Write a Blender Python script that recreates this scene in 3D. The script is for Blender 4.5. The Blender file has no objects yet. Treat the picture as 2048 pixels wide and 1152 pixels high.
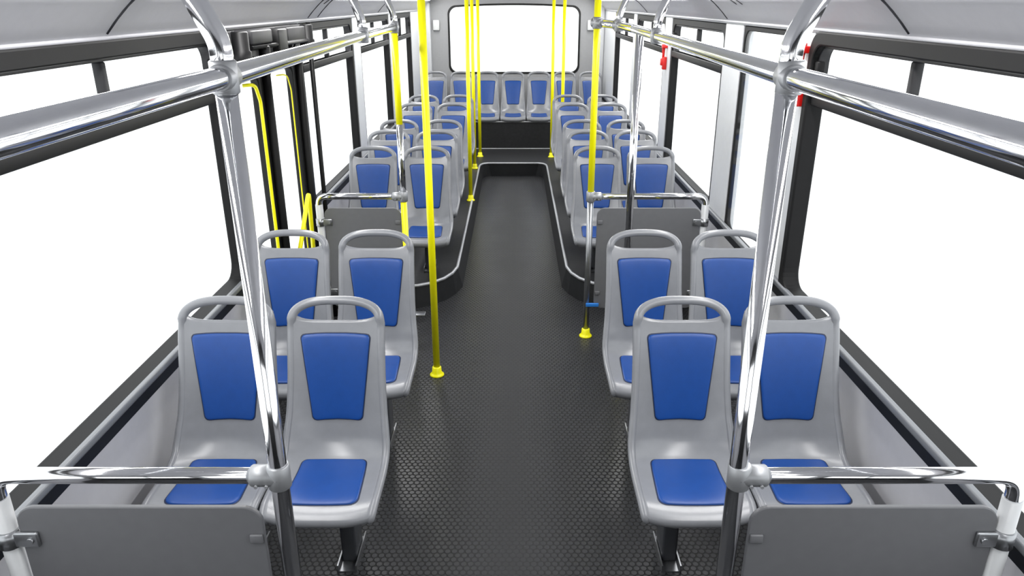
import bpy, bmesh, math, random
from mathutils import Vector, Matrix
random.seed(7)
C = bpy.context.scene.collection
PI = math.pi

# ------------------------------------------------------------------ materials
def nmat(name):
    m = bpy.data.materials.new(name); m.use_nodes = True
    nt = m.node_tree
    return m, nt, nt.nodes['Principled BSDF']

def lin(c):
    return tuple(((v/255)/12.92 if v/255 <= .04045 else ((v/255+.055)/1.055)**2.4) for v in c)

def plain(name, rgb, rough=.4, metal=0., spec=.5, noise=.06, nscale=30., bump=0., coat=0.):
    """procedural plastic / metal with a faint mottled variation"""
    m, nt, b = nmat(name)
    N, L = nt.nodes, nt.links
    tc = N.new('ShaderNodeTexCoord'); nz = N.new('ShaderNodeTexNoise')
    nz.inputs['Scale'].default_value = nscale; nz.inputs['Detail'].default_value = 3
    L.new(tc.outputs['Object'], nz.inputs['Vector'])
    cr = N.new('ShaderNodeValToRGB')
    c = lin(rgb)
    cr.color_ramp.elements[0].position = .3; cr.color_ramp.elements[1].position = .7
    cr.color_ramp.elements[0].color = (*[v*(1-noise) for v in c], 1)
    cr.color_ramp.elements[1].color = (*[min(1, v*(1+noise)) for v in c], 1)
    L.new(nz.outputs['Fac'], cr.inputs['Fac']); L.new(cr.outputs['Color'], b.inputs['Base Color'])
    b.inputs['Roughness'].default_value = rough; b.inputs['Metallic'].default_value = metal
    b.inputs['Specular IOR Level'].default_value = spec
    b.inputs['Coat Weight'].default_value = coat; b.inputs['Coat Roughness'].default_value = .15
    if bump:
        bp = N.new('ShaderNodeBump'); bp.inputs['Strength'].default_value = bump; bp.inputs['Distance'].default_value = .002
        n2 = N.new('ShaderNodeTexNoise'); n2.inputs['Scale'].default_value = 600
        L.new(tc.outputs['Object'], n2.inputs['Vector'])
        L.new(n2.outputs['Fac'], bp.inputs['Height']); L.new(bp.outputs['Normal'], b.inputs['Normal'])
    return m

M = {}
M['seat'] = plain('seat_grey_plastic', (121, 123, 127), .23, spec=.5, noise=.03, bump=.06)
M['blue'] = plain('seat_blue_pad', (11, 61, 130), .36, spec=.45, noise=.04, bump=.12)
M['pad_gap'] = plain('pad_seam_dark', (18, 30, 58), .6)
M['leg'] = plain('leg_charcoal', (52, 54, 58), .45)
M['steel'] = plain('foot_steel', (150, 152, 155), .3, metal=.9)
M['chrome'] = plain('polished_chrome', (222, 223, 226), .09, metal=1., noise=.02)
M['clamp'] = plain('cast_clamp_grey', (146, 148, 151), .42, metal=.55)
M['yellow'] = plain('yellow_powder_coat', (246, 240, 4), .35, spec=.5, noise=0.)
M['panel'] = plain('partition_grey', (96, 97, 100), .45, noise=.03)
M['post'] = plain('post_light_grey', (172, 174, 176), .35, noise=.03)
M['wall'] = plain('wall_grey_plastic', (180, 180, 184), .5, noise=.02, bump=.05)
M['pillar'] = plain('pillar_white', (192, 194, 197), .45, noise=.02)
M['ceiling'] = plain('ceiling_grey_laminate', (174, 174, 178), .42, noise=.02)
M['rear'] = plain('rear_wall_grey', (148, 149, 151), .5, noise=.02)
M['riser'] = plain('riser_black_rubber', (30, 31, 33), .6, spec=.3, noise=.1)
M['sill'] = plain('sill_grey', (104, 107, 111), .35, noise=.03)
M['strip'] = plain('dark_strip', (16, 19, 25), .55, spec=.25)
M['rubber'] = plain('window_rubber', (15, 15, 16), .55, spec=.2, noise=.05)
M['alu_dark'] = plain('dark_anodised_frame', (42, 42, 44), .5, spec=.3)
M['black'] = plain('black_plastic', (12, 12, 13), .45, spec=.3)
M['mech'] = plain('grey_mechanism', (38, 38, 40), .5, spec=.3)
M['red'] = plain('red_plastic', (190, 16, 12), .35)
M['white_box'] = plain('white_plastic', (206, 208, 208), .4)
M['bluebit'] = plain('blue_plastic_clip', (40, 120, 205), .4)
M['rim'] = plain('step_rim_alu', (176, 178, 182), .38, metal=.35)
M['seam'] = plain('seam_dark', (45, 46, 50), .6)

def glass_mat():
    m = bpy.data.materials.new('window_glass'); m.use_nodes = True
    nt = m.node_tree; N, L = nt.nodes, nt.links
    N.remove(N['Principled BSDF'])
    out = N['Material Output']
    tr = N.new('ShaderNodeBsdfTransparent'); gl = N.new('ShaderNodeBsdfGlossy'); mx = N.new('ShaderNodeMixShader')
    tr.inputs['Color'].default_value = (.97, .98, .98, 1); gl.inputs['Roughness'].default_value = .02
    fr = N.new('ShaderNodeLayerWeight'); fr.inputs['Blend'].default_value = .15
    mu = N.new('ShaderNodeMath'); mu.operation = 'MULTIPLY'; mu.inputs[1].default_value = .35
    L.new(fr.outputs['Facing'], mu.inputs[0]); L.new(mu.outputs[0], mx.inputs['Fac'])
    L.new(tr.outputs[0], mx.inputs[1]); L.new(gl.outputs[0], mx.inputs[2]); L.new(mx.outputs[0], out.inputs['Surface'])
    return m
M['glass'] = glass_mat()

def emit_mat(name, col, s):
    m = bpy.data.materials.new(name); m.use_nodes = True
    nt = m.node_tree; N, L = nt.nodes, nt.links
    N.remove(N['Principled BSDF'])
    e = N.new('ShaderNodeEmission'); e.inputs['Color'].default_value = (*col, 1); e.inputs['Strength'].default_value = s
    L.new(e.outputs[0], N['Material Output'].inputs['Surface'])
    return m
M['led'] = emit_mat('ceiling_lamp_lens', (1, .99, .98), 17.)

def floor_mat(name, coin=True):
    """dark rubber sheet with staggered raised coins, smoother and worn in the middle of the aisle"""
    m, nt, b = nmat(name); N, L = nt.nodes, nt.links
    tc = N.new('ShaderNodeTexCoord')
    def vm(op, a, bb=None):
        n = N.new('ShaderNodeVectorMath'); n.operation = op
        L.new(a, n.inputs[0])
        if bb is not None: n.inputs[1].default_value = bb
        return n.outputs['Value'] if op == 'LENGTH' else n.outputs[0]
    def mt(op, a, bb=None, c=None, clamp=False):
        n = N.new('ShaderNodeMath'); n.operation = op; n.use_clamp = clamp
        for i, v in enumerate((a, bb, c)):
            if v is None: continue
            if isinstance(v, (int, float)): n.inputs[i].default_value = v
            else: L.new(v, n.inputs[i])
        return n.outputs[0]
    def mr(x, a, bb, c=0., d=1.):
        n = N.new('ShaderNodeMapRange'); n.interpolation_type = 'SMOOTHSTEP'
        L.new(x, n.inputs['Value'])
        for k, v in zip(('From Min', 'From Max', 'To Min', 'To Max'), (a, bb, c, d)): n.inputs[k].default_value = v
        return n.outputs['Result']
    obj = tc.outputs['Object']
    sep = N.new('ShaderNodeSeparateXYZ'); L.new(obj, sep.inputs[0])
    s = .026; q = math.sqrt(3)
    def dist(off):
        v = vm('MULTIPLY', obj, (1/s, 1/(s*q), 0)); v = vm('ADD', v, off)
        v = vm('FRACTION', v); v = vm('SUBTRACT', v, (.5, .5, 0)); v = vm('MULTIPLY', v, (1, q, 0))
        return vm('LENGTH', v)
    d = mt('MINIMUM', dist((100, 100, 0)), dist((100.5, 100.5, 0)))
    dot = mr(d, .47, .38)
    ax = mt('ABSOLUTE', sep.outputs['X'])
    wn = N.new('ShaderNodeTexNoise'); wn.inputs['Scale'].default_value = 3.; L.new(obj, wn.inputs['Vector'])
    edge = mt('ADD', ax, mt('MULTIPLY', wn.outputs['Fac'], .12))
    relief = mr(edge, .04, .36, .15, 1.)             # worn walking line
    fn = N.new('ShaderNodeTexNoise'); fn.inputs['Scale'].default_value = 260; fn.inputs['Detail'].default_value = 2; L.new(obj, fn.inputs['Vector'])
    fleck = mr(fn.outputs['Fac'], .67, .74)
    mott = N.new('ShaderNodeTexNoise'); mott.inputs['Scale'].default_value = 45; mott.inputs['Detail'].default_value = 6; L.new(obj, mott.inputs['Vector'])
    v = mt('MULTIPLY_ADD', mott.outputs['Fac'], .012, .004 if coin else .010)
    if coin: v = mt('ADD', v, mt('MULTIPLY', mt('MULTIPLY_ADD', dot, relief, mt('MULTIPLY', mt('SUBTRACT', 1., relief), .45)), .026))
    v = mt('ADD', v, mt('MULTIPLY', fleck, .07))
    cc = N.new('ShaderNodeCombineXYZ')
    for i in range(3): L.new(v, cc.inputs[i])
    if coin: L.new(mr(mt('MULTIPLY', dot, relief), 0, 1, .55, .30), b.inputs['Roughness'])
    tint = vm('MULTIPLY', cc.outputs[0], (.96, .99, 1.07))
    L.new(tint, b.inputs['Base Color'])
    b.inputs['Roughness'].default_value = .5; b.inputs['Specular IOR Level'].default_value = .24
    h = mt('MULTIPLY', mott.outputs['Fac'], .25)
    if coin: h = mt('ADD', h, mt('MULTIPLY', dot, relief))
    bp = N.new('ShaderNodeBump'); bp.inputs['Strength'].default_value = .8; bp.inputs['Distance'].default_value = .003
    L.new(h, bp.inputs['Height']); L.new(bp.outputs['Normal'], b.inputs['Normal'])
    return m
M['floor'] = floor_mat('floor_coin_rubber', True)
M['platform'] = floor_mat('platform_speckled_rubber', False)

# ------------------------------------------------------------------ mesh builder
class MB:
    def __init__(s): s.v = []; s.f = []; s.mi = []; s.sm = []
    def add(s, vs, fs, mi=0, smooth=False):
        o = len(s.v); s.v += [tuple(p) for p in vs]
        for f in fs:
            s.f.append([i+o for i in f]); s.mi.append(mi); s.sm.append(smooth)
        return s
    def box(s, x0, x1, y0, y1, z0, z1, mi=0):
        vs = [(x, y, z) for x in (x0, x1) for y in (y0, y1) for z in (z0, z1)]
        fs = [(0, 1, 3, 2), (4, 6, 7, 5), (0, 4, 5, 1), (2, 3, 7, 6), (0, 2, 6, 4), (1, 5, 7, 3)]
        return s.add(vs, fs, mi)
    def rbox(s, x0, x1, y0, y1, z0, z1, r=.005, mi=0, seg=2):
        bm = bmesh.new(); bmesh.ops.create_cube(bm, size=1)
        for v in bm.verts:
            v.co = Vector((x0+(v.co.x+.5)*(x1-x0), y0+(v.co.y+.5)*(y1-y0), z0+(v.co.z+.5)*(z1-z0)))
        bmesh.ops.bevel(bm, geom=bm.edges[:], offset=r, segments=seg, affect='EDGES', profile=.5)
        bm.verts.index_update()
        s.add([v.co[:] for v in bm.verts], [[v.index for v in f.verts] for f in bm.faces], mi, True)
        bm.free(); return s
    def tube(s, pts, r, n=16, mi=0, caps=True, flat=1.):
        P = [Vector(p) for p in pts]
        if not isinstance(r, (list, tuple)): P = [p for i, p in enumerate(P) if i == 0 or (p-P[i-1]).length > 1e-6]
        m = len(P)
        rr = r if isinstance(r, (list, tuple)) else [r]*m
        T = []
        for i in range(m):
            a = P[max(0, i-1)]; b = P[min(m-1, i+1)]; T.append((b-a).normalized())
        up = Vector((0, 0, 1)) if abs(T[0].z) < .9 else Vector((0, 1, 0))
        nrm = (up - T[0]*up.dot(T[0])).normalized()
        vs = []
        for i in range(m):
            nrm = (nrm - T[i]*nrm.dot(T[i])).normalized(); bi = T[i].cross(nrm)
            for k in range(n):
                a = 2*PI*k/n
                vs.append(P[i] + nrm*(math.cos(a)*rr[i]*flat) + bi*(math.sin(a)*rr[i]))
        fs = [(i*n+k, i*n+(k+1) % n, (i+1)*n+(k+1) % n, (i+1)*n+k) for i in range(m-1) for k in range(n)]
        s.add(vs, fs, mi, True)
        if caps:
            o = len(s.v)-m*n
            s.f.append([o+k for k in range(n)][::-1]); s.mi.append(mi); s.sm.append(False)
            s.f.append([o+(m-1)*n+k for k in range(n)]); s.mi.append(mi); s.sm.append(False)
        return s
    def lathe(s, prof, c, n=24, mi=0):
        """prof: list of (r, z) round a vertical axis through c"""
        vs = [(c[0]+r*math.cos(2*PI*k/n), c[1]+r*math.sin(2*PI*k/n), c[2]+z) for r, z in prof for k in range(n)]
        m = len(prof)
        fs = [(i*n+k, i*n+(k+1) % n, (i+1)*n+(k+1) % n, (i+1)*n+k) for i in range(m-1) for k in range(n)]
        s.add(vs, fs, mi, True)
        o = len(s.v)-m*n
        s.f.append([o+k for k in range(n)][::-1]); s.mi.append(mi); s.sm.append(False)
        s.f.append([o+(m-1)*n+k for k in range(n)]); s.mi.append(mi); s.sm.append(False)
        return s
    def ring(s, outer, inner, fn, d0, d1, mi=0):
        """frame between two outlines (same point count) mapped by fn(a, b, depth)"""
        n = len(outer)
        vs = [fn(a, b, d) for d in (d0, d1) for L_ in (outer, inner) for a, b in L_]
        g = lambda d, l, k: d*2*n + l*n + k % n
        fs = []
        for k in range(n):
            fs += [(g(0, 0, k), g(0, 0, k+1), g(0, 1, k+1), g(0, 1, k)), (g(1, 0, k), g(1, 1, k), g(1, 1, k+1), g(1, 0, k+1)),
                   (g(0, 0, k), g(1, 0, k), g(1, 0, k+1), g(0, 0, k+1)), (g(0, 1, k), g(0, 1, k+1), g(1, 1, k+1), g(1, 1, k))]
        return s.add(vs, fs, mi, False)
    def plate(s, outline, fn, d0, d1, mi=0):
        n = len(outline)
        vs = [fn(a, b, d) for d in (d0, d1) for a, b in outline]
        fs = [list(range(n))[::-1], [n+k for k in range(n)]] + [(k, (k+1) % n, n+(k+1) % n, n+k) for k in range(n)]
        return s.add(vs, fs, mi, False)
    def build(s, name, mats, parent=None, bevel=0., auto=40):
        me = bpy.data.meshes.new(name); me.from_pydata(s.v, [], s.f)
        for m in (mats if isinstance(mats, (list, tuple)) else [mats]): me.materials.append(m)
        for p, mi, sm in zip(me.polygons, s.mi, s.sm): p.material_index = mi; p.use_smooth = sm
        bm = bmesh.new(); bm.from_mesh(me); bmesh.ops.recalc_face_normals(bm, faces=bm.faces[:]); bm.to_mesh(me); bm.free()
        o = bpy.data.objects.new(name, me); C.objects.link(o)
        if parent is not None: o.parent = parent
        if bevel:
            b = o.modifiers.new('bevel', 'BEVEL'); b.width = bevel; b.segments = 2; b.limit_method = 'ANGLE'; b.angle_limit = math.radians(50)
        return o

def rrect(a0, a1, b0, b1, r, n=6):
    r = min(r, (a1-a0)/2-1e-4, (b1-b0)/2-1e-4)
    out = []
    for cx, cy, st in ((a1-r, b1-r, 0), (a0+r, b1-r, 1), (a0+r, b0+r, 2), (a1-r, b0+r, 3)):
        for k in range(n+1):
            t = (st+k/n)*PI/2; out.append((cx+r*math.cos(t), cy+r*math.sin(t)))
    return out

def fillet(pts, r, n=8):
    """polyline with its inner corners rounded to radius r"""
    P = [Vector(p) for p in pts]; out = [P[0]]
    for i in range(1, len(P)-1):
        a = (P[i-1]-P[i]); b = (P[i+1]-P[i]); la, lb = a.length, b.length
        a.normalize(); b.normalize()
        ang = a.angle(b)
        if ang > 3.12: out.append(P[i]); continue
        d = min(r/math.tan(ang/2), la*.48, lb*.48)
        p0 = P[i]+a*d; p2 = P[i]+b*d
        for k in range(n+1):
            t = k/n; out.append(p0*(1-t)**2 + P[i]*2*t*(1-t) + p2*t*t)
    out.append(P[-1]); return out

def thing(name, label, cat, loc=(0, 0, 0), group=None):
    o = bpy.data.objects.new(name, None); C.objects.link(o); o.location = loc; o.empty_display_size = .05
    o['label'] = label; o['category'] = cat
    if group: o['group'] = group
    return o
def struct(o, label=None, cat=None):
    o['kind'] = 'structure'
    if label: o['label'] = label
    if cat: o['category'] = cat
    return o

# ------------------------------------------------------------------ camera
H = 1.94; CX = .021; F = 1480.
cam = bpy.data.cameras.new('camera'); co = bpy.data.objects.new('camera', cam); C.objects.link(co)
co.location = (CX, 0, H)
co.rotation_euler = (PI/2-math.atan2(573, F), 0, 0)
cam.sensor_width = 36; cam.lens = 36*F/2048; cam.shift_x = -6/2048; cam.clip_start = .02
bpy.context.scene.camera = co

# ------------------------------------------------------------------ setting
W = 1.21                                  # inner face of the side walls
YF, YR = -1.2, 10.5                       # front end (behind the viewpoint) and rear wall
PZ = .15                                  # raised rear platform
ZB, ZT = .727, 1.825                      # window openings
mb = MB(); mb.box(-W-.06, W+.06, YF, YR+.06, -.05, 0)
struct(mb.build('floor', M['floor']), 'dark studded rubber bus floor', 'floor')

inner = [(-1.21, 4.65), (-.72, 4.65), (-.64, 4.66), (-.55, 4.71), (-.47, 4.80), (-.42, 4.91), (-.395, 5.04), (-.393, 6.5), (-.393, 8.52),
         (-.385, 8.61), (-.355, 8.68), (-.30, 8.71), (.30, 8.71), (.355, 8.68), (.385, 8.61), (.393, 8.52), (.393, 6.5),
         (.395, 5.04), (.42, 4.91), (.47, 4.80), (.55, 4.71), (.64, 4.66), (.72, 4.65), (1.21, 4.65)]
mb = MB(); half = inner[:12]
for sg in (-1, 1):
    for (xa, ya), (xb, yb) in zip(half, half[1:]):
        def foot(x, y):
            k = max(0, min(1, (y-4.66)/.38)); return (-sg*(x+.035*k), y-.03*(1-k) if y < 8 else y, 0)
        mb.add([foot(xa, ya), foot(xb, yb), (-sg*xb, yb, PZ), (-sg*xa, ya, PZ)], [(0, 1, 2, 3)], 1)
        if yb-ya > 1e-4: mb.add([(-sg*xa, ya, PZ), (-sg*xb, yb, PZ), (-sg*-W, yb, PZ), (-sg*-W, ya, PZ)], [(0, 1, 2, 3)])
mb.add([(-.30, 8.71, 0), (.30, 8.71, 0), (.30, 8.71, PZ), (-.30, 8.71, PZ)], [(0, 1, 2, 3)], 1)
mb.add([(-W, 8.71, PZ), (W, 8.71, PZ), (W, 9.635, PZ), (-W, 9.635, PZ)], [(0, 1, 2, 3)])
pf = struct(mb.build('floor_platform', [M['platform'], M['riser']]), 'raised black platform floor around the rear aisle', 'floor')
mb = MB(); mb.tube(fillet([(x, y, PZ+.003) for x, y in inner], .03, 3), .011, 10)
mb.build('edge_rim', M['rim'], pf)

mb = MB(); mb.box(-W, W, 9.635, YR, 0, .50)
bn = struct(mb.build('rear_bench', M['platform'], bevel=.008), 'black riser carrying the back row of seats', 'bench')
mb = MB(); mb.tube([(-1.2, 9.632, .50), (1.2, 9.632, .50)], .009, 8); mb.build('edge_rim', M['rim'], bn)
mb = MB(); mb.tube([(-1.2, 9.627, PZ+.006), (1.2, 9.627, PZ+.006)], .007, 8); mb.build('base_trim', M['rim'], bn)

PL = [(-1.0, 3.225), (4.46, 5.95), (6.20, 7.68), (7.86, 9.30)]
DOOR = (3.245, 4.40)
PR = [(-1.0, 3.095), (3.30, 4.08), (4.42, 5.95), (6.20, 7.68), (7.86, 9.30)]
def wall(name, sgn, spans, lab):
    mb = MB(); x0, x1 = sorted((sgn*W, sgn*(W+.06)))
    ys = sorted(spans); y = YF
    # below and above the openings
    low = [(YF, YR)] if sgn > 0 else [(YF, DOOR[0]), (DOOR[1], YR)]
    for a, b in low: mb.box(x0, x1, a, b, 0, ZB, 0)
    mb.box(x0, x1, YF, YR, ZT, 1.87, 1)
    sp = ys if sgn > 0 else sorted(ys+[DOOR])
    for a, b in sp+[(YR, YR)]:
        if a-y > .005: mb.box(x0, x1, y, a, ZB, ZT, 1)
        y = b
    # shallow proud pilasters over the piers
    o = struct(mb.build(name, [M['wall'], M['pillar']], bevel=.004), lab, 'wall')
    for a, b in low:
        s = MB(); xa, xb = sorted((sgn*(W-.014), sgn*(W+.002))); s.box(xa, xb, a, b, .707, .750); s.build('dark_strip', M['strip'], o)
        s = MB(); xa, xb = sorted((sgn*(W-.020), sgn*(W+.002))); s.rbox(xa, xb, a, b, .747, .773, .006); s.build('sill_ledge', M['sill'], o)
    return o
wl = wall('wall_left', -1, PL, 'grey left side wall of the bus')
wr = wall('wall_right', 1, PR, 'grey right side wall of the bus')

wi = [0]
def window(sgn, y0, y1, slider=True, div=None, rw=.045, r=.075, proud=False, dep=.062):
    wi[0] += 1
    t = bpy.data.objects.new('window_%d' % wi[0], None); C.objects.link(t); t.location = (sgn*W, (y0+y1)/2, ZB)
    struct(t, ('left' if sgn < 0 else 'right')+' side window with a dark rubber frame', 'window')
    ox, oy, oz = t.location
    fn = lambda a, b, d: (sgn*d-ox, a-oy, b-oz)
    rs = (.045 if sgn < 0 else .03) if proud else rw
    if proud: out = rrect(y0-.018, y1+.014, ZB-.018, ZT+.008, r+.01)
    else: out = rrect(y0+.001, y1-.001, ZB+.001, ZT-.001, .004)
    inn = rrect(y0+rw, y1-rs, ZB+rw, ZT-rw, r)
    m = MB(); m.ring(out, inn, fn, W-.012 if proud else W+.006, W+dep)
    m.build('window_frame', M['rubber'], t, bevel=.008)
    m = MB(); m.plate(rrect(y0+rw-.012, y1-rs+.012, ZB+rw-.012, ZT-rw+.012, r), fn, W+dep-.022, W+dep-.017)
    m.build('pane', M['glass'], t)
    if slider:
        def bx(a0, a1, b0, b1, d0, d1, name, mat):
            m = MB(); x0, x1 = sorted((sgn*d0, sgn*d1)); m.rbox(x0-ox, x1-ox, a0-oy, a1-oy, b0-oz, b1-oz, .006); return m.build(name, mat, t)
        bx(y0+rw-.01, y1-rw+.01, 1.548, 1.592, W+.004, W+.055, 'transom_bar', M['rubber'])
        m = MB(); m.ring(rrect(y0+rw-.006, y1-rs+.006, 1.585, ZT-rw+.006, .05), rrect(y0+rw+.012, y1-rs-.012, 1.592, ZT-rw-.010, .045), fn, W+.014, W+.052)
        m.build('slider_frame', M['alu_dark'], t, bevel=.003)
        d = div if div else (y0+y1)/2
        bx(d-.014, d+.014, 1.59, ZT-rw-.01, W+.018, W+.05, 'slider_stile', M['alu_dark'])
        bx(y1-rw-.03, y1-rw+.01, 1.67, 1.72, W+.0, W+.03, 'slider_latch', M['rubber'])
    return t
window(-1, *PL[0], div=2.34, proud=True)
for p in PL[1:]: window(-1, *p)
window(1, *PR[0], div=2.34, proud=True)
window(1, *PR[1], slider=False, rw=.026, r=.07, dep=.032)
for p in PR[2:]: window(1, *p)

mb = MB()  # unseen bus front, added to cut light from behind and darken chrome reflections
mb.box(-W, W, YF-.06, YF, 0, .95); mb.box(-W, W, YF-.06, YF, 1.75, 2.2)
for xa, xb in ((-W, -1.05), (-.04, .04), (1.05, W)): mb.box(xa, xb, YF-.06, YF, .95, 1.75)
struct(mb.build('wall_front_light_block', M['mech']), 'unseen front end of the bus around the windscreen, added to cut light from behind', 'wall')
# rear wall with one big window
RX0, RX1, RZ0, RZ1 = -.865, .885, 1.03, 1.905
def rear_outline(e, r=.1, arch=.03):
    pts = rrect(RX0-e, RX1+e, RZ0-e, RZ1+e-arch, r+e*.4, 8)
    out = []
    for x, z in pts:
        k = 1-((x-(RX0+RX1)/2)/((RX1-RX0)/2+e))**2
        out.append((x, z+arch*max(0, k) if z > (RZ0+RZ1)/2 else z))
    # extra points along the top edge so the arch is smooth
    i0 = 8; a, b = out[i0], out[i0+1]
    ex = []
    for k in range(1, 16):
        x = a[0]+(b[0]-a[0])*k/16; q = 1-((x-(RX0+RX1)/2)/((RX1-RX0)/2+e))**2
        ex.append((x, RZ1+e-arch+arch*q))
    return out[:i0+1]+ex+out[i0+1:]
ro = rear_outline(0)
def proj_rect(p):
    """matching point on the wall rectangle"""
    cx, cz = (RX0+RX1)/2, (RZ0+RZ1)/2; dx, dz = p[0]-cx, p[1]-cz
    X0, X1, Z0, Z1 = -W-.05, W+.05, .3, 2.24
    t = 1e9
    if dx > 1e-6: t = min(t, (X1-cx)/dx)
    if dx < -1e-6: t = min(t, (X0-cx)/dx)
    if dz > 1e-6: t = min(t, (Z1-cz)/dz)
    if dz < -1e-6: t = min(t, (Z0-cz)/dz)
    return (cx+dx*t, cz+dz*t)
fr = lambda a, b, d: (a, d, b)
mb = MB(); mb.ring([proj_rect(p) for p in ro], ro, fr, YR, YR+.06)
mb.box(-W-.05, W+.05, YR+.001, YR+.06, .3, 1.0)
for sx in (-1, 1):
    xa, xb = sorted((sx*.95, sx*(W+.05))); mb.box(xa, xb, YR+.001, YR+.06, .3, 2.1)
mb.box(-W-.05, W+.05, YR+.001, YR+.06, 1.95, 2.2)
struct(mb.build('wall_rear', M['rear']), 'grey rear wall around the big back window', 'wall')
wi[0] += 1
t = bpy.data.objects.new('window_%d' % wi[0], None); C.objects.link(t); struct(t, 'wide rear window with rounded corners', 'window')
mb = MB(); mb.ring(rear_outline(.012), rear_outline(-.012), fr, YR-.008, YR+.05); mb.build('window_frame', M['black'], t)
mb = MB(); mb.plate(rear_outline(-.004), fr, YR+.03, YR+.036); mb.build('pane', M['glass'], t)

# rear corner pillars
for s, nm in ((-1, 'trim_3'), (1, 'trim_4')):
    mb = MB(); xa, xb = sorted((s*1.10, s*1.21)); mb.rbox(xa, xb, 10.36, 10.5, .5, 1.93, .02)
    struct(mb.build(nm, M['pillar']), 'white rear corner pillar', 'trim')
# ceiling: coved both sides
prof = [(1.212, 1.838), (1.200, 1.846), (1.170, 1.880), (1.135, 1.915), (1.100, 1.946), (1.06, 1.975), (1.00, 2.012), (.90, 2.058), (.75, 2.105), (.55, 2.14), (.3, 2.16), (0, 2.166)]
full = [(-x, z) for x, z in prof] + [(x, z) for x, z in prof[-2::-1]]
mb = MB(); ny = 2; k = len(full)
vs = [(x, y, z) for y in (YF, YR+.06) for x, z in full] + [(x*1.0, y, z+.03) for y in (YF, YR+.06) for x, z in full]
fs = []
for i in range(k-1):
    fs += [(i, i+1, k+i+1, k+i), (2*k+i, 3*k+i, 3*k+i+1, 2*k+i+1)]
mb.add(vs, fs, 0, True)
ce = struct(mb.build('ceiling', M['ceiling']), 'pale grey coved bus ceiling', 'ceiling')
for s, nm in ((-1, 'trim_1'), (1, 'trim_2')):
    mb = MB(); mb.tube([(s*1.205, YF, 1.838), (s*1.205, YR, 1.838)], .007, 8)
    struct(mb.build(nm, M['ceiling']), 'white bead between wall and ceiling', 'trim')
def cove(x):
    x = abs(x)
    for (xa, za), (xb, zb) in zip(prof, prof[1:]):
        if xb <= x <= xa: return zb+(za-zb)*(x-xb)/(xa-xb)
    return 2.166
def seam(s, y, dy=0., xa=1.195, xb=.8, r=.004):
    m = MB(); m.tube([(s*(xa+(xb-xa)*i/10), y+dy*i/10, cove(xa+(xb-xa)*i/10)-.001) for i in range(11)], r, 6); m.build('panel_seam', M['seam'], ce)
for y in (2.33,): seam(-1, y); seam(1, y)
seam(-1, 4.62, 0, r=.003); seam(-1, 4.85, 0, r=.003); seam(1, 4.35, 0, r=.003); seam(-1, 7.0, r=.003); seam(1, 7.0, r=.003)
for s, y in ((-1, 4.75), (1, 3.95), (1, 3.85)):
    m = MB(); m.tube([(s*1.12, y-.02, cove(1.12)-.001), (s*1.09, y+.02, cove(1.09)-.001)], .006, 6, flat=.3); m.build('slot', M['seam'], ce)
# lamp lenses let into the cove
lampn = 0
for s in (-1, 1):
    for (a, b) in ((.3, 2.25), (2.45, 4.45), (4.95, 6.9), (7.1, 10.2)):
        m = MB(); xs = [1.085, 1.06, 1.03, 1.0, .97]
        vs = [(s*x, y, cove(x)-.006-.006*math.sin(PI*i/4)) for y in (a, b) for i, x in enumerate(xs)]
        m.add(vs, [(i, i+1, 6+i, 5+i) for i in range(4)], 0, True)
        t = thing('ceiling_lamp', 'long white ceiling lamp lens, %s along the %s cove' % ({.3: 'nearest of four', 2.45: 'second of four', 4.95: 'third of four', 7.1: 'rearmost of four'}[a], 'left' if s < 0 else 'right'), 'lamp', (0, 0, 0), 'cove lamps')
        m.build('lens', M['led'], t)

# ------------------------------------------------------------------ seats
CP = [(-.470, .412, .150, .000), (-.494, .420, .163, .000), (-.508, .440, .172, .002), (-.496, .461, .178, .006), (-.445, .472, .182, .014),
      (-.35, .470, .183, .020), (-.27, .471, .183, .026), (-.205, .483, .183, .042), (-.165, .518, .182, .050), (-.145, .565, .178, .045),
      (-.128, .620, .172, .034), (-.100, .73, .166, .022), (-.070, .855, .164, .013), (-.048, .927, .163, .006)]
def cr(p0, p1, p2, p3, t):
    return tuple(.5*(2*b+(c-a)*t+(2*a-5*b+4*c-d)*t*t+(-a+3*b-3*c+d)*t**3) for a, b, c, d in zip(p0, p1, p2, p3))
SM = []
for i in range(len(CP)-1):
    for j in range(5):
        SM.append(cr(CP[max(0, i-1)], CP[i], CP[i+1], CP[min(len(CP)-1, i+2)], j/5))
SM.append(CP[-1])
def samp(s):
    s = max(0, min(len(SM)-1.0001, s)); i = int(s); t = s-i
    a, b = SM[i], SM[i+1]; return [x+(y-x)*t for x, y in zip(a, b)]
def tang(s):
    a, b = samp(max(0, s-.6)), samp(min(len(SM)-1.0001, s+.6)); v = Vector((b[0]-a[0], b[1]-a[1])); return v.normalized()
def S(u, s, off=0.):
    y, z, w, c = samp(s); t = tang(s); nv = Vector((-t.y, t.x))
    q = min(1.2, abs(u)/w)
    d = c*q**2.2 + off
    back = .035*q**4*max(0, min(1, (20-s)/14)) if s < 20 else 0      # rounded front corners
    return Vector((u, y+nv.x*d+back, z+nv.y*d))
def s_at(val, k, lo, hi):
    best = min((abs(samp(lo+(hi-lo)*i/400)[k]-val), lo+(hi-lo)*i/400) for i in range(401)); return best[1]
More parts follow.
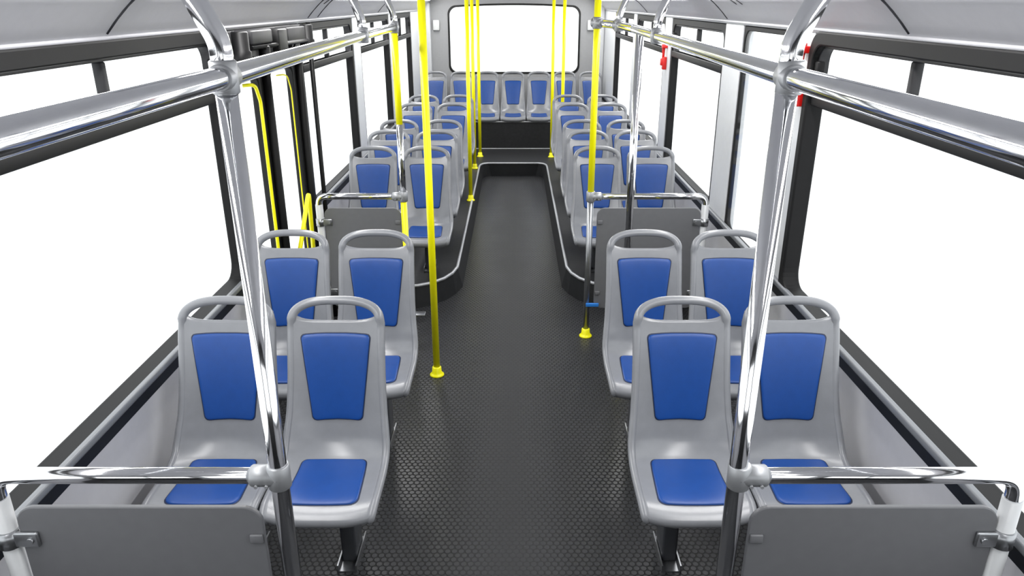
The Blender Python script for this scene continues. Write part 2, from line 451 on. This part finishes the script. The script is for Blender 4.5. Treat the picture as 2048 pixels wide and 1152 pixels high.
def shell_mb():
    m = MB(); NU = 18; ns = len(SM)
    fv, bv = [], []
    for j in range(ns):
        w = SM[j][2]-.006
        for i in range(NU+1):
            u = (-1+2*i/NU)*w
            p = S(u, j); q = S(u, j, -.015)
            if j > ns-5:                                                       # fillets under the grip
                k = (j-(ns-5))/4; up = .030*abs(u/w)**5*k; p.z += up; q.z += up; p.y += up*.35; q.y += up*.35
            fv.append(p); bv.append(q)
    R = NU+1; g = lambda j, i: j*R+i; o = len(fv)
    fs = [(g(j, i), g(j, i+1), g(j+1, i+1), g(j+1, i)) for j in range(ns-1) for i in range(NU)]
    fs += [(o+g(j, i), o+g(j+1, i), o+g(j+1, i+1), o+g(j, i+1)) for j in range(ns-1) for i in range(NU)]
    fs += [(g(0, i), o+g(0, i), o+g(0, i+1), g(0, i+1)) for i in range(NU)] + [(g(ns-1, i), g(ns-1, i+1), o+g(ns-1, i+1), o+g(ns-1, i)) for i in range(NU)]
    fs += [(g(j, 0), g(j+1, 0), o+g(j+1, 0), o+g(j, 0)) for j in range(ns-1)] + [(g(j, NU), o+g(j, NU), o+g(j+1, NU), g(j+1, NU)) for j in range(ns-1)]
    m.add(fv+bv, fs, 0, True)
    # rolled edge that runs round both sides and over the top as the grip
    left = []; rad = []
    for j in range(0, ns, 2):
        w = SM[j][2]; left.append(S(-(w-.0115), j, -.0115)); f = j/(ns-1)
        rad.append(.0135 if f < .8 else .0135+.0018*(f-.8)/.2)
    arch = []; ar = []
    N = 28
    for i in range(1, N):
        th = PI-PI*i/N; cs, sn = math.cos(th), math.sin(th)
        x = .1505*math.copysign(abs(cs)**(2/2.75), cs); h = .064*abs(sn)**(2/2.3)
        arch.append(Vector((x, -.054+.62*h*.9, .925+h))); ar.append(.0155)
    right = [Vector((-p.x, p.y, p.z)) for p in left[::-1]]
    m.tube(left+arch+right, rad+ar+rad[::-1], 12, 0)
    # fold of the front lip
    m.tube([S((-1+2*i/14)*.150, 3, -.010) for i in range(15)], .012, 10)
    return m
def pad_mb(outline):
    """outline in (u, s); rings scaled towards the middle"""
    m = MB(); n = len(outline); cu = sum(p[0] for p in outline)/n; cs_ = sum(p[1] for p in outline)/n
    rings = [(1.03, .0006, 1), (1.012, .0014, 1), (1.0, .0018, 1), (.99, .0050, 0), (.965, .0066, 0), (.9, .0074, 0), (.75, .0078, 0), (.55, .008, 0), (.35, .008, 0), (.15, .008, 0)]
    vs = []
    for k, off, _ in rings:
        for u, s in outline: vs.append(S(cu+(u-cu)*k, cs_+(s-cs_)*k, off))
    base = len(m.v)
    m.v += [tuple(p) for p in vs]
    for r in range(len(rings)-1):
        for i in range(n):
            m.f.append([r*n+i, r*n+(i+1) % n, (r+1)*n+(i+1) % n, (r+1)*n+i]); m.mi.append(1 if r < 2 else 0); m.sm.append(r != 2)
    m.f.append([(len(rings)-1)*n+i for i in range(n)]); m.mi.append(0); m.sm.append(True)
    return m
def round_poly(pts, r, seg=6, sub=6):
    """closed polygon with rounded corners in plane metres"""
    n = len(pts); out = []
    for i in range(n):
        p0, p, p1 = (Vector(pts[(i+d) % n]) for d in (-1, 0, 1))
        a = (p0-p).normalized(); b = (p1-p).normalized(); ri = r[i]
        d = ri/math.tan(a.angle(b)/2)
        A, B = p+a*d, p+b*d
        for k in range(seg+1):
            t = k/seg; out.append(A*(1-t)**2+p*2*t*(1-t)+B*t*t)
        pn = Vector(pts[(i+1) % n]); an = (p-pn).normalized(); bn = (Vector(pts[(i+2) % n])-pn).normalized()
        nxt = pn+an*(r[(i+1) % n]/math.tan(an.angle(bn)/2))
        for k in range(1, sub): out.append(B+(nxt-B)*k/sub)
    return out
# back pad: plane coordinate b = height z, converted to s
lo, hi = 45, 64
bp = round_poly([(-.084, .590), (.084, .590), (.118, .880), (-.118, .880)], [.022, .022, .016, .016])
back_outline = []
for p in bp:
    z = p.y + (.005*(1-(p.x/.118)**2) if p.y > .8 else .004*(1-(p.x/.084)**2) if p.y < .62 else 0)
    back_outline.append((p.x, s_at(z, 1, 38, 65)))
sp = round_poly([(-.118, -.450), (.118, -.450), (.108, -.225), (-.108, -.225)], [.030, .030, .024, .024])
seat_outline = [(p.x, s_at(p.y + (.012*(1-(p.x/.11)**2) if p.y > -.26 else 0), 0, 16, 38)) for p in sp]

def leg_mb(base):
    m = MB(); m.rbox(-.028, .028, -.17, -.06, base+.004, .47, .008)
    m.rbox(-.13, .13, -.30, -.05, .435, .452, .004)
    m.rbox(-.14, .14, -.20, -.12, .44, .465, .004)
    return m
def foot_mb(base):
    m = MB(); m.box(-.036, .036, -.22, -.03, base, base+.006)
    m.box(-.036, -.031, -.22, -.03, base, base+.03); m.box(.031, .036, -.22, -.03, base, base+.03)
    return m
def make_seat(legbase):
    t = thing('bus_seat', 'x', 'seat', (0, 0, 0))
    shell_mb().build('shell', M['seat'], t)
    pad_mb(back_outline).build('back_pad', [M['blue'], M['pad_gap']], t)
    pad_mb(seat_outline).build('seat_pad', [M['blue'], M['pad_gap']], t)
    if legbase is not None:
        lg = leg_mb(legbase).build('leg', M['leg'], t)
        foot_mb(legbase).build('foot_plate', M['steel'], lg)
    else:
        MB().rbox(-.13, .13, -.42, -.12, .416, .455, .006).build('mount', M['leg'], t)
    return t
def copy_tree(o, parent=None):
    c = o.copy(); C.objects.link(c)
    if parent is not None: c.parent = parent
    for ch in [x for x in bpy.data.objects if x.parent == o]: copy_tree(ch, c)
    return c
proto = {0.: None, PZ: None, None: None}
def seat(x, y, z, base, label, group):
    if proto[base] is None: proto[base] = make_seat(base); o = proto[base]
    else: o = copy_tree(proto[base])
    o.location = (x, y, z); o['label'] = label; o['group'] = group
    return o
rows = [(2.36, 0., 'front row, behind the nearest partition'), (3.15, 0., 'second row, just ahead of the platform'),
        (5.155, PZ, 'first row on the platform, behind the far partition'), (5.85, PZ, 'second row on the platform'),
        (6.40, PZ, 'third row on the platform'), (7.50, PZ, 'fourth row on the platform'), (8.20, PZ, 'last platform row, nearest the back bench')]
for s, sd in ((-1, 'left'), (1, 'right')):
    for y, base, nm in rows:
        for x, ps in ((.59, 'aisle'), (.962, 'window')):
            seat(s*x, y, 0 if base == 0 else .003, base, 'grey blue-padded %s seat, %s side, %s' % (ps, sd, nm),
                 'seats on the floor near the front' if base == 0 else 'seats on the rear platform')
names = ['leftmost', 'second from left', 'third from left', 'middle', 'third from right', 'second from right', 'rightmost']
for i in range(7):
    o = seat(-.005+(i-3)*.3385, 10.10, .085, None, 'grey blue-padded seat on the back bench, %s of seven below the rear window' % names[i], 'seats on the back bench')
    o.scale = (.90, 1, 1)

# ------------------------------------------------------------------ poles, rails, partitions
R = .0185
def flange(c, mat, parent, r=R):
    m = MB(); m.lathe([(r+.021, 0), (r+.021, .006), (r+.015, .011), (r+.008, .022), (r+.006, .050), (r+.001, .054)], c, 24); return m.build('floor_flange', mat, parent)
def pole(label, x, y, z0, z1, segs, flangemat=None, top=None, group='grab poles', R=R):
    """segs: list of (zstart, zend, material, name)"""
    t = thing('grab_pole', label, 'pole', (x, y, z0), group)
    for a, b, mt_, nm in segs:
        m = MB(); m.tube([(0, 0, a-z0), (0, 0, b-z0)], R, 20); m.build(nm, mt_, t)
    if top:
        m = MB(); m.tube(fillet([(p[0]-x, p[1]-y, p[2]-z0) for p in top], .09, 8), R, 20); m.build('ceiling_bend', M['chrome'], t)
    if flangemat: flange((0, 0, 0), flangemat, t)
    return t
def hanger_pts(s, x, y, z):
    xo = x+.10
    return [(s*x, y, z), (s*x, y, 1.885), (s*(x+.12), y, 2.16)]
RZ = 1.812
PX = {-1: .506, 1: .517}; PY = 1.39
chrome, yel = M['chrome'], M['yellow']
def chrome_front(s, nm):
    x, y = PX[s], PY
    pole('chrome grab pole bolted to the nearest partition, %s of the aisle' % nm, s*x, y, 0, 2.1, [(0, RZ, chrome, 'tube')], M['chrome'],
         top=[(s*x, y, RZ), (s*x, y, 1.872), (s*(x+.125), y, 2.135)], R=.0203)
chrome_front(-1, 'left'); chrome_front(1, 'right')
ztop = 2.163
YAx, YAy = -.434+.021, 3.67
pole('full height yellow pole on the floor left of the aisle, beside the second seat row', YAx, YAy, 0, ztop, [(0, ztop, yel, 'tube')], yel)
ca = lambda x: cove(x)-.002
Ex, Ey = .459, 4.185
pole('pole right of the aisle, yellow above and bare metal below, joined to the far partition', Ex, Ey, 0, ztop, [(0, .888, M['steel'], 'lower_tube'), (.888, ca(Ex), yel, 'upper_tube')], yel)
pole('yellow pole at the platform rim, nearest of three on the left', -.405, 6.962, PZ, ztop, [(PZ, ca(.43), yel, 'tube')], yel)
pole('yellow pole on the left platform, middle of three in line', -.44, 8.43, PZ, ztop, [(PZ, ca(.44), yel, 'tube')], yel)
pole('yellow pole on the left, last of three, close to the back bench', -.41, 9.13, PZ, ztop, [(PZ, ca(.41), yel, 'tube')], yel)
pole('yellow pole right of the aisle, close to the back bench', .468, 9.10, PZ, ztop, [(PZ, ca(.47), yel, 'tube')], yel)
pole('yellow pole rising between the right platform seats, foot hidden by seat backs', .555, 8.50, PZ, ztop, [(PZ, ca(.55), yel, 'tube')], yel)
P2 = (-.625, 4.185)
pole('pole at the left far partition, yellow above and below with a bare chrome middle', P2[0], P2[1], 0, 2.1,
     [(0, .888, yel, 'lower_tube'), (.888, 1.30, chrome, 'middle_tube'), (1.30, RZ, yel, 'upper_tube')], yel)
pole('chrome pole with yellow foot section, behind the second row right of the aisle', .590, 3.56, 0, 2.1,
     [(0, .62, yel, 'lower_tube'), (.62, RZ, chrome, 'upper_tube')], yel)

def clamp_mb(p, d1, d2, l1=.03, l2=.03, r=.0245):
    m = MB(); p = Vector(p); d1 = Vector(d1).normalized(); d2 = Vector(d2).normalized()
    def sl(d, l):
        m.tube([p-d*l, p-d*(l-.003), p+d*(l-.003), p+d*l], [r-.003, r, r, r-.003], 20)
    sl(d1, l1); sl(d2, l2)
    return m
def rail(s, nm, pts, hang, clamps):
    t = thing('overhead_handrail', 'long chrome overhead handrail along the %s side of the aisle' % nm, 'handrail', (0, 0, 0), 'overhead handrails')
    m = MB(); m.tube(fillet(pts, .12, 10), R+.0015, 20); m.build('rail', chrome, t)
    V = [Vector(p) for p in pts]
    for p in clamps:
        i = min(range(len(V)-1), key=lambda k: abs((V[k]+V[k+1])[1]/2-p[1]))
        d = (V[i+1]-V[i]).normalized()
        clamp_mb(p, d, (0, 0, 1), .030, .030).build('clamp', M['clamp'], t)
    for x, y in hang:
        m = MB(); m.tube(fillet([(s*x, y, RZ), (s*x, y, 1.872), (s*(x+.10), y, 2.14)], .08, 8), R-.001, 18); m.build('hanger', chrome, t)
    return t
rail(-1, 'left', [(-.485, -.6, 1.81), (-.506, 1.39, RZ), (-.60, 3.18, RZ), (-.625, 4.20, RZ)], [(.60, 3.18), (.625, 4.185)],
     [(-.506, 1.39, RZ), (-.60, 3.18, RZ), (-.625, 4.185, RZ)])
rail(1, 'right', [(.495, -.6, 1.81), (.521, 1.39, RZ), (.585, 3.10, RZ), (.592, 3.75, RZ+.006), (.555, 4.10, RZ+.014), (.459, 4.185, RZ+.022)], [(.585, 3.10), (.560, 4.07)],
     [(.521, 1.39, RZ), (.585, 3.10, RZ), (.560, 4.07, RZ+.013), (.459, 4.185, RZ+.022)])

def partition(s, label, y, zb, px, post, pan, ptop, pbot, low=None, base=0.):
    t = thing('partition_screen', label, 'partition', (s*(px+post)/2, y, base), 'seat partitions')
    ox, oy, oz = t.location
    L_ = lambda p: (p[0]-ox, p[1]-oy, p[2]-oz)
    m = MB(); m.tube([L_(q) for q in fillet([(s*px, y, zb), (s*post, y, zb), (s*post, y, ptop-.06)], .05, 10)], R, 20); m.build('top_bar', chrome, t)
    m = MB(); m.tube([L_((s*post, y, ptop+.02)), L_((s*post, y, base))], R+.003, 18); m.build('wall_post', M['post'], t)
    a, b = sorted((s*pan[0], s*pan[1]))
    m = MB(); m.plate(rrect(a, b, pbot, ptop, .045, 8), lambda p, q, d: L_((p, d, q)), y-.006, y+.006); m.build('panel', M['panel'], t, bevel=.003)
    m = clamp_mb(L_((s*px, y, zb)), (1, 0, 0), (0, 0, 1), .0, .030, .0255)
    m.tube([L_((s*(px-.003), y, zb)), L_((s*(px+.058), y, zb)), L_((s*(px+.062), y, zb))], [.025, .025, .022], 20)
    for k in (.022, .045): m.tube([L_((s*(px+k), y-.022, zb-.012)), L_((s*(px+k), y-.029, zb-.012))], .004, 8)
    m.build('clamp', M['clamp'], t)
    for zz in (ptop-.085, pbot+.10):
        # wall side bracket: band round the post and an ear bolted to the sheet
        m = MB(); m.tube([L_((s*post, y, zz-.022)), L_((s*post, y, zz+.022))], R+.008, 18)
        xa, xb = sorted((s*(pan[1]-.045), s*(post))); m.rbox(xa-ox, xb-ox, -.016, -.005, zz-.02-oz, zz+.02-oz, .004)
        m.tube([L_((s*(pan[1]-.028), y-.015, zz)), L_((s*(pan[1]-.028), y-.022, zz))], .008, 12)
        m.build('bracket', M['steel'], t)
        m = MB(); xa, xb = sorted((s*(pan[0]+.004), s*(pan[0]+.034))); m.rbox(xa-ox, xb-ox, -.013, -.005, zz-.012-oz, zz+.012-oz, .003)
        m.build('fixing_tab', M['panel'], t)
    return t, L_
partition(-1, 'grey partition screen with chrome top bar, nearest the viewer on the left', 1.39, .953, .506, 1.148, (.555, 1.118), .871, .16)
partition(1, 'grey partition screen with chrome top bar, nearest the viewer on the right', 1.39, .953, .521, 1.148, (.558, 1.125), .871, .16)
t, L_ = partition(-1, 'far grey partition screen on the left, beside the door', 4.185, .888, .625, 1.118, (.645, 1.092), .82, .20)
m = MB(); m.rbox(*[v for v in (L_((-.65, 0, 0))[0], L_((-.53, 0, 0))[0])], -.03, .03, .145, .155, .003); m.build('foot_bracket', M['steel'], t)
t, L_ = partition(1, 'far grey partition screen on the right, joined to the two-tone pole', 4.185, .888, .459, 1.128, (.500, 1.105), .82, .19)
m = MB(); m.rbox(L_((.452, 0, 0))[0], L_((.53, 0, 0))[0], -.024, -.012, .205, .228, .003); o = m.build('lower_clip', M['bluebit'], t); o['label'] = 'blue plastic clip on the pole'

# ------------------------------------------------------------------ door on the left
t = bpy.data.objects.new('door_1', None); C.objects.link(t); struct(t, 'black framed double-leaf bus door with tall glass', 'door')
fd = lambda a, b, d: (-d, a, b)
DZ0, DZ1 = .03, 1.665
for (a, b) in ((3.28, 3.80), (3.81, 4.385)):
    m = MB(); m.ring(rrect(a, b, DZ0, DZ1, .02), rrect(a+.075, b-.085, DZ0+.2, DZ1-.065, .05), fd, W+.01, W+.055)
    lf = m.build('door_leaf', M['black'], t, bevel=.008)
    m = MB(); m.plate(rrect(a+.06, b-.07, DZ0+.185, DZ1-.05, .05), fd, W+.034, W+.039); m.build('pane', M['glass'], lf)
    m = MB(); m.tube([(-W+.004, b-.02, DZ0+.02), (-W+.004, b-.02, DZ1-.03)], .022, 12); m.build('edge_seal', M['rubber'], lf)
    hx = -W+.035; hy = 3.56 if a < 3.5 else 4.07; hr = .008 if a < 3.5 else .0035
    m = MB(); m.tube(fillet([(-W-.016, hy-.07, 1.58), (hx, hy-.05, 1.585), (hx, hy, 1.50), (hx, hy, .50), (-W-.016, hy, .44)], .05, 6), hr, 12); m.build('door_handle', yel, lf)
    if a > 3.5:
        m = MB(); m.tube(fillet([(-W+.03, 3.70, .44), (-W+.06, 4.11, .93), (-W+.05, 4.12, .44)], .012, 5), .0125, 12); m.build('grab_bow', yel, lf)
for a, b in ((3.232, 3.282), (4.39, 4.44)):
    m = MB(); m.box(-W-.06, -W-.001, a, b, 0, 1.83); m.build('door_jamb', M['rubber'], t)
m = MB(); m.box(-W-.06, -W-.03, 3.24, 4.44, DZ1, 1.83); m.build('door_lintel', M['black'], t)
m = MB(); m.box(-W-.06, -W+.02, 3.24, 4.44, 0, .03); m.build('threshold', M['mech'], t)

t = thing('door_opener', 'black and grey door opening mechanism above the left door', 'mechanism', (-1.16, 3.75, 1.70))
ox, oy, oz = t.location
def at(x, y, z): return (x-ox, y-oy, z-oz)
m = MB(); m.rbox(-1.205-ox, -1.165-ox, 3.17-oy, 4.38-oy, 1.70-oz, 1.825-oz, .006); m.build('back_plate', M['mech'], t)
for y in (3.22, 4.26):
    m = MB(); m.lathe([(.036, 0), (.040, .008), (.040, .045), (.034, .05), (.034, .12), (.030, .125)], at(-1.115, y, 1.70), 20); m.build('cylinder', M['black'], t)
m = MB(); m.rbox(-1.17-ox, -1.09-ox, 3.30-oy, 3.58-oy, 1.765-oz, 1.825-oz, .008); m.build('control_box', M['mech'], t)
m = MB(); m.rbox(-1.15-ox, -1.11-ox, 3.30-oy, 3.42-oy, 1.64-oz, 1.70-oz, .006); m.build('lower_plate', M['alu_dark'], t)
m = MB(); m.tube([at(-1.10, 3.30, 1.755), at(-1.10, 4.20, 1.745)], .010, 10); m.build('push_rod', M['black'], t)
m = MB(); m.lathe([(.022, 0), (.026, .006), (.026, .05), (.02, .055)], at(-1.11, 3.50, 1.70), 16); m.build('damper', M['black'], t)
m = MB(); m.rbox(-1.17-ox, -1.085-ox, 3.66-oy, 3.80-oy, 1.72-oz, 1.82-oz, .008); m.build('motor', M['black'], t)
m = MB(); m.rbox(-1.17-ox, -1.10-ox, 3.86-oy, 4.18-oy, 1.75-oz, 1.82-oz, .008); m.build('valve_block', M['mech'], t)
for a, b in (((-1.11, 3.24, 1.715), (-1.14, 3.70, 1.69)), ((-1.11, 4.24, 1.71), (-1.13, 3.78, 1.685))):
    m = MB(); m.tube([at(*a), at(*b)], .013, 10, flat=.6); m.build('link_arm', M['alu_dark'], t)
m = MB(); m.tube([at(-1.185, 3.2, 1.665), at(-1.185, 4.36, 1.665)], .018, 12); m.build('shaft', M['black'], t)
for y in (3.34, 3.60, 3.98):
    m = MB(); m.rbox(-1.16-ox, -1.12-ox, y-oy, y+.12-oy, 1.675-oz, 1.745-oz, .006); m.build('hinge_block', M['mech'], t)
m = MB(); m.tube(fillet([at(-1.10, 3.45, 1.765), at(-1.09, 3.55, 1.70), at(-1.10, 3.72, 1.72), at(-1.10, 3.9, 1.69), at(-1.11, 4.02, 1.75)], .05, 5), .006, 8); m.build('cable', M['black'], t)

m = MB(); m.tube([(0, 0, 0), (0, 0, 1.83)], .014, 12); o = m.build('door_side_rod', M['black']); o.location = (-1.165, 4.50, 0)
o['label'] = 'thin black upright rod between the door and the far left partition'; o['category'] = 'rod'

# ------------------------------------------------------------------ small things
def hammer(label, y, z0, z1):
    t = thing('emergency_hammer', label, 'hammer', (W, y, z0), 'emergency hammers')
    h = z1-z0
    m = MB(); m.rbox(-.030, 0, -.024, .024, 0, h*.5, .004); m.rbox(-.046, -.008, -.019, .019, h*.16, h*.44, .004); m.build('holder', M['red'], t)
    m = MB(); m.lathe([(.009, h*.40), (.010, h*.62), (.013, h*.80), (.017, h*.90), (.017, h*.985), (.013, h)], (-.026, 0, 0), 14); m.build('handle', M['red'], t)
    m = MB(); m.rbox(-.040, 0, -.026, .026, h*.84, h*.95, .004); m.build('clip', M['red'], t)
    return t
hammer('red emergency hammer on the white pillar by the nearest right window', 3.142, 1.535, 1.785)
hammer('small red emergency hammer on the far right pillar, behind the overhead rail', 6.07, 1.44, 1.63)
for s, nm in ((-1, 'left'), (1, 'right')):
    m = MB(); m.rbox(-.042, .042, -.05, 0, -.065, .065, .01); o = m.build('wall_speaker', M['white_box']); o.location = (s*1.03, YR, 1.645)
    o['label'] = 'small pale box on the rear wall, %s of the back window' % nm; o['category'] = 'speaker'; o['group'] = 'boxes beside the rear window'

# ------------------------------------------------------------------ light
wd = bpy.data.worlds.new('world'); bpy.context.scene.world = wd; wd.use_nodes = True
bg = wd.node_tree.nodes['Background']; bg.inputs['Color'].default_value = (.97, .985, 1, 1); bg.inputs['Strength'].default_value = 1.4
sc = bpy.context.scene
sc.view_settings.view_transform = 'Standard'; sc.view_settings.look = 'None'; sc.view_settings.gamma = 1; sc.view_settings.exposure = .72
sc.view_settings.use_curve_mapping = False
sc.cycles.max_bounces = 10; sc.cycles.transparent_max_bounces = 24; sc.cycles.diffuse_bounces = 6
